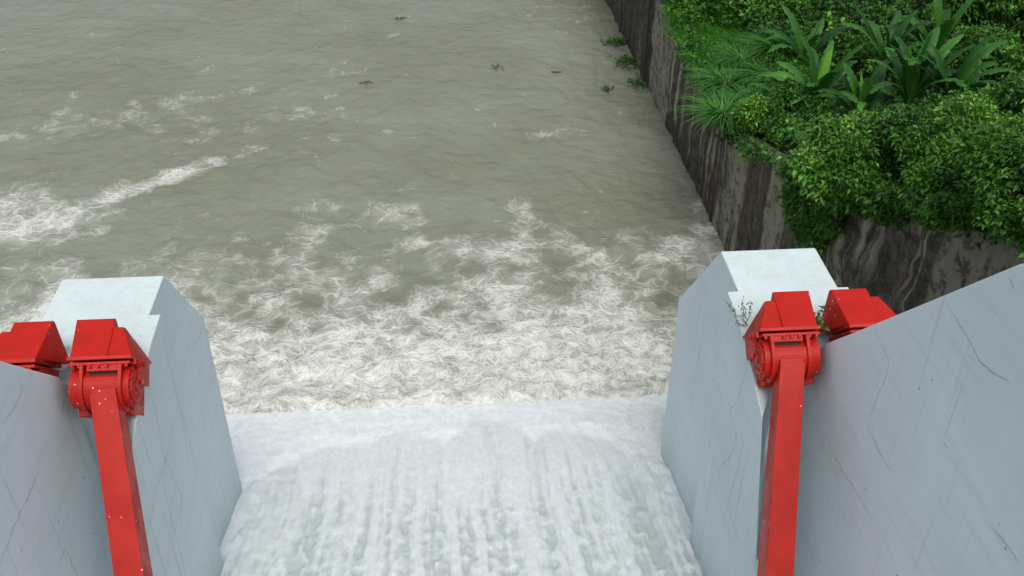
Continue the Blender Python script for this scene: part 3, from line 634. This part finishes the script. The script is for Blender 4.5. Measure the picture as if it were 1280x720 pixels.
# banana plants
def banana_leaf(base, az, L, wd, rise, bend, seed, tear=.35):
    r = np.random.default_rng(seed); n = 18; o = np.array([math.cos(az), math.sin(az), 0.]); sd0 = np.array([-math.sin(az), math.cos(az), 0.])
    pts = []; p = np.array(base, float); ang = rise
    for j in range(n + 1):
        pts.append(p.copy()); p = p + (o * math.cos(ang) + np.array([0, 0, math.sin(ang)])) * L / n; ang -= bend / n * (.1 + 2.0 * j / n)
    pts = np.array(pts); V = []; F = []
    for j in range(n):
        t0 = j / n; t1 = (j + 1) / n
        def wf(t): return wd * max(0., (math.sin(math.pi * min(1, max(0, (t - .14) / .86)) ** .85))) ** .55 if t > .14 else .03
        for s in (-1, 1):
            gap = .0 if r.random() > tear else r.uniform(.02, .4) * (pts[j + 1] - pts[j])
            w0, w1 = wf(t0) * r.uniform(.92, 1.05), wf(t1) * r.uniform(.92, 1.0)
            drop = np.array([0, 0, -1.]) ; tw = r.normal() * .06; lift = .22
            e0 = pts[j] + sd0 * s * w0 * .5 + drop * w0 * (-lift * .5 + .22 + tw) * 1. + (pts[j + 1] - pts[j]) * .35
            e1 = pts[j + 1] + sd0 * s * w1 * .5 + drop * w1 * (-lift * .5 + .22 + tw) - gap + (pts[j + 1] - pts[j]) * .30
            m0 = pts[j] + sd0 * s * w0 * .25 + np.array([0, 0, w0 * .06]); m1 = pts[j + 1] + sd0 * s * w1 * .25 + np.array([0, 0, w1 * .06])
            b = len(V); V += [pts[j], m0, e0, pts[j + 1], m1, e1]; F += [(b, b + 1, b + 4, b + 3), (b + 1, b + 2, b + 5, b + 4)]
        b = len(V); k = .018 * (1.2 - t0); V += [pts[j] - sd0 * k + [0, 0, .012], pts[j] + sd0 * k + [0, 0, .012], pts[j + 1] + sd0 * k + [0, 0, .012], pts[j + 1] - sd0 * k + [0, 0, .012]]; F += [(b, b + 1, b + 2, b + 3)]
    return np.array(V), np.array(F)
def banana(px, py, hgt, nl, L, seed, label, dead=0, spear=1, az0=None):
    b = bank_hit(px, py); r = np.random.default_rng(seed); root = empty('banana_plant', b, label, 'banana plant', 'banana plants on the bank')
    m = MB(); m.cyl((0, 0, -.2), (0, 0, 1), .13, hgt + .25, 10, .075); m.build('trunk', M_STEM, root)
    def add(nm, az, LL, wd, rise, bend, mat, sd, rv, tear=.3, z=None):
        V, F = banana_leaf((0, 0, (hgt if z is None else z) * .97), az, LL, wd, rise, bend, sd, tear)
        fastmesh(nm, V, F, mat, root, attrs={'rnd': np.full(len(V), rv) + r.random(len(V)) * .06})
    for i in range(nl):
        az = (az0 or 0) + i * 2.4 + r.normal() * .25; q = i / nl
        add('leaf', az, L * r.uniform(.8, 1.1), .42 * r.uniform(.8, 1.15), math.radians(84 - 40 * q + r.normal() * 9), math.radians(35 + 75 * q + r.normal() * 12), M_BAN, seed * 50 + i, r.random() * .9, .25 + .3 * q)
    for i in range(spear): add('young_leaf', r.random() * 6.28, L * .8, .34, math.radians(84), math.radians(12), M_BANY if i == 0 else M_BAN, seed * 50 + 40 + i, .5, 0)
    for i in range(dead): add('dead_leaf', -1.9 + i * .6, L * .7, .30, math.radians(10), math.radians(120), M_BAND, seed * 50 + 45 + i, .4, .6, hgt * .8)
    return root
banana(1015, 150, .5, 15, 2.3, 1, 'left banana plant, its bright young leaf standing straight up', 1)
banana(978, 148, .3, 8, 1.8, 2, 'smaller banana plant leaning toward the reeds, left of the tall one')
banana(1072, 166, .3, 10, 2.1, 3, 'middle banana plant with two pale upright leaves', 0, 2)
banana(1128, 156, .6, 15, 2.5, 4, 'tallest banana plant of the right clump with brown dead leaves hanging', 3)
banana(1180, 150, .5, 12, 2.3, 5, 'rightmost banana plant with dark spreading leaves', 1, 0)
banana(1100, 108, .7, 10, 2.4, 6, 'banana plant behind and between the two clumps', 0, 1)
banana(1160, 96, .7, 10, 2.4, 7, 'banana plant in the back row nearest the top right thicket', 0, 1)
banana(1000, 102, .6, 10, 2.3, 8, 'back row banana plant at the top edge behind the left clump', 0, 0)

# floating weed and debris on the river
def raft(px, py, rx, ry, n, label, seed):
    b = atz(px, py, .06); r = np.random.default_rng(seed); P = np.stack([r.normal(size=n) * rx, r.normal(size=n) * ry, r.uniform(-.02, .08, n)], -1)
    V, F, R = sprigs(P, np.tile([0, 0, 1.], (n, 1)), np.full(n, .13), 5, seed, wr=.6)
    o = fastmesh('water_weed', V, F, M_HYA, attrs={'rnd': R}); o.location = b; tag(o, label, 'floating weed', 'clumps of weed floating by the wall')
raft(772, 53, .38, .22, 90, 'floating green weed clump farthest up the wall', 71)
raft(787, 78, .35, .32, 110, 'largest floating weed clump touching the wall', 72)
raft(797, 104, .20, .3, 45, 'thin floating weed clump closest to the wall lime streaks', 73)
raft(757, 112, .16, .12, 16, 'small dark weed scrap apart from the wall', 74)
for (px, py, q, lab) in [(501, 22, .14, 'dark floating debris at the top of the river'), (457, 102, .13, 'dark twiggy debris floating left of the middle'), (620, 85, .2, 'dark drifting twigs in the middle of the river'), (694, 90, .1, 'small dark scrap drifting toward the wall')]:
    b = atz(px, py, .07); r = np.random.default_rng(int(px)); m = MB()
    for i in range(9):
        p = Vector((r.normal() * q, r.normal() * q * .5, r.normal() * .01)); d_ = Vector((r.normal(), r.normal(), .15 * r.normal())).normalized(); m.cyl(p, d_, .03, .10 + .2 * r.random(), 5, .012)
    o = m.build('drift_debris', M_DARK if False else M_STEM); o.location = b; tag(o, lab, 'debris', 'bits of debris drifting on the river')

# small plants rooted in the joints of the right pier
def sprig_plant(base, dirs, n, lsz, label, seed, mat=M_LEAF):
    root = empty('wild_sprig', base, label, 'plant'); r = np.random.default_rng(seed); m = MB(); P = []; Dd = []
    for dv in dirs:
        dv = np.array(dv, float); L = np.linalg.norm(dv); p = np.zeros(3)
        for j in range(8):
            q = dv * (j + 1) / 8 + r.normal(size=3) * .018; m.cyl(p, Vector(q - p), .006, np.linalg.norm(q - p), 5, .005); p = q
            if j > 1:
                for _ in range(n): P.append(p + r.normal(size=3) * .012); Dd.append(unit(dv / L * .5 + r.normal(size=3)))
    m.build('stem', M_STEM, root)
    V, F, R = leaves(np.array(P), np.array(Dd), r.uniform(.7, 1.2, len(P)) * lsz, .5, seed); fastmesh('leaves', V, F, mat, root, attrs={'rnd': R})
M_OLV = mat_leaf('olive_leaf', (.07, .11, .03), (.18, .26, .08))
sprig_plant((4.70, 12.75, 8.98), [(-.32, .25, .30), (-.12, .1, .34), (.02, .12, .42), (-.25, -.12, .22), (-.05, .3, .3)], 2, .06, 'thin leafy sprig growing from the pier edge left of the red trunnion', 81, M_OLV)
sprig_plant((5.66, 12.45, 8.95), [(-.10, -.1, .55), (.08, -.15, .38), (-.02, -.25, .5), (.1, .05, .5)], 3, .14, 'small broad leaved weed growing in the gap between the two red covers', 82, M_OLV)
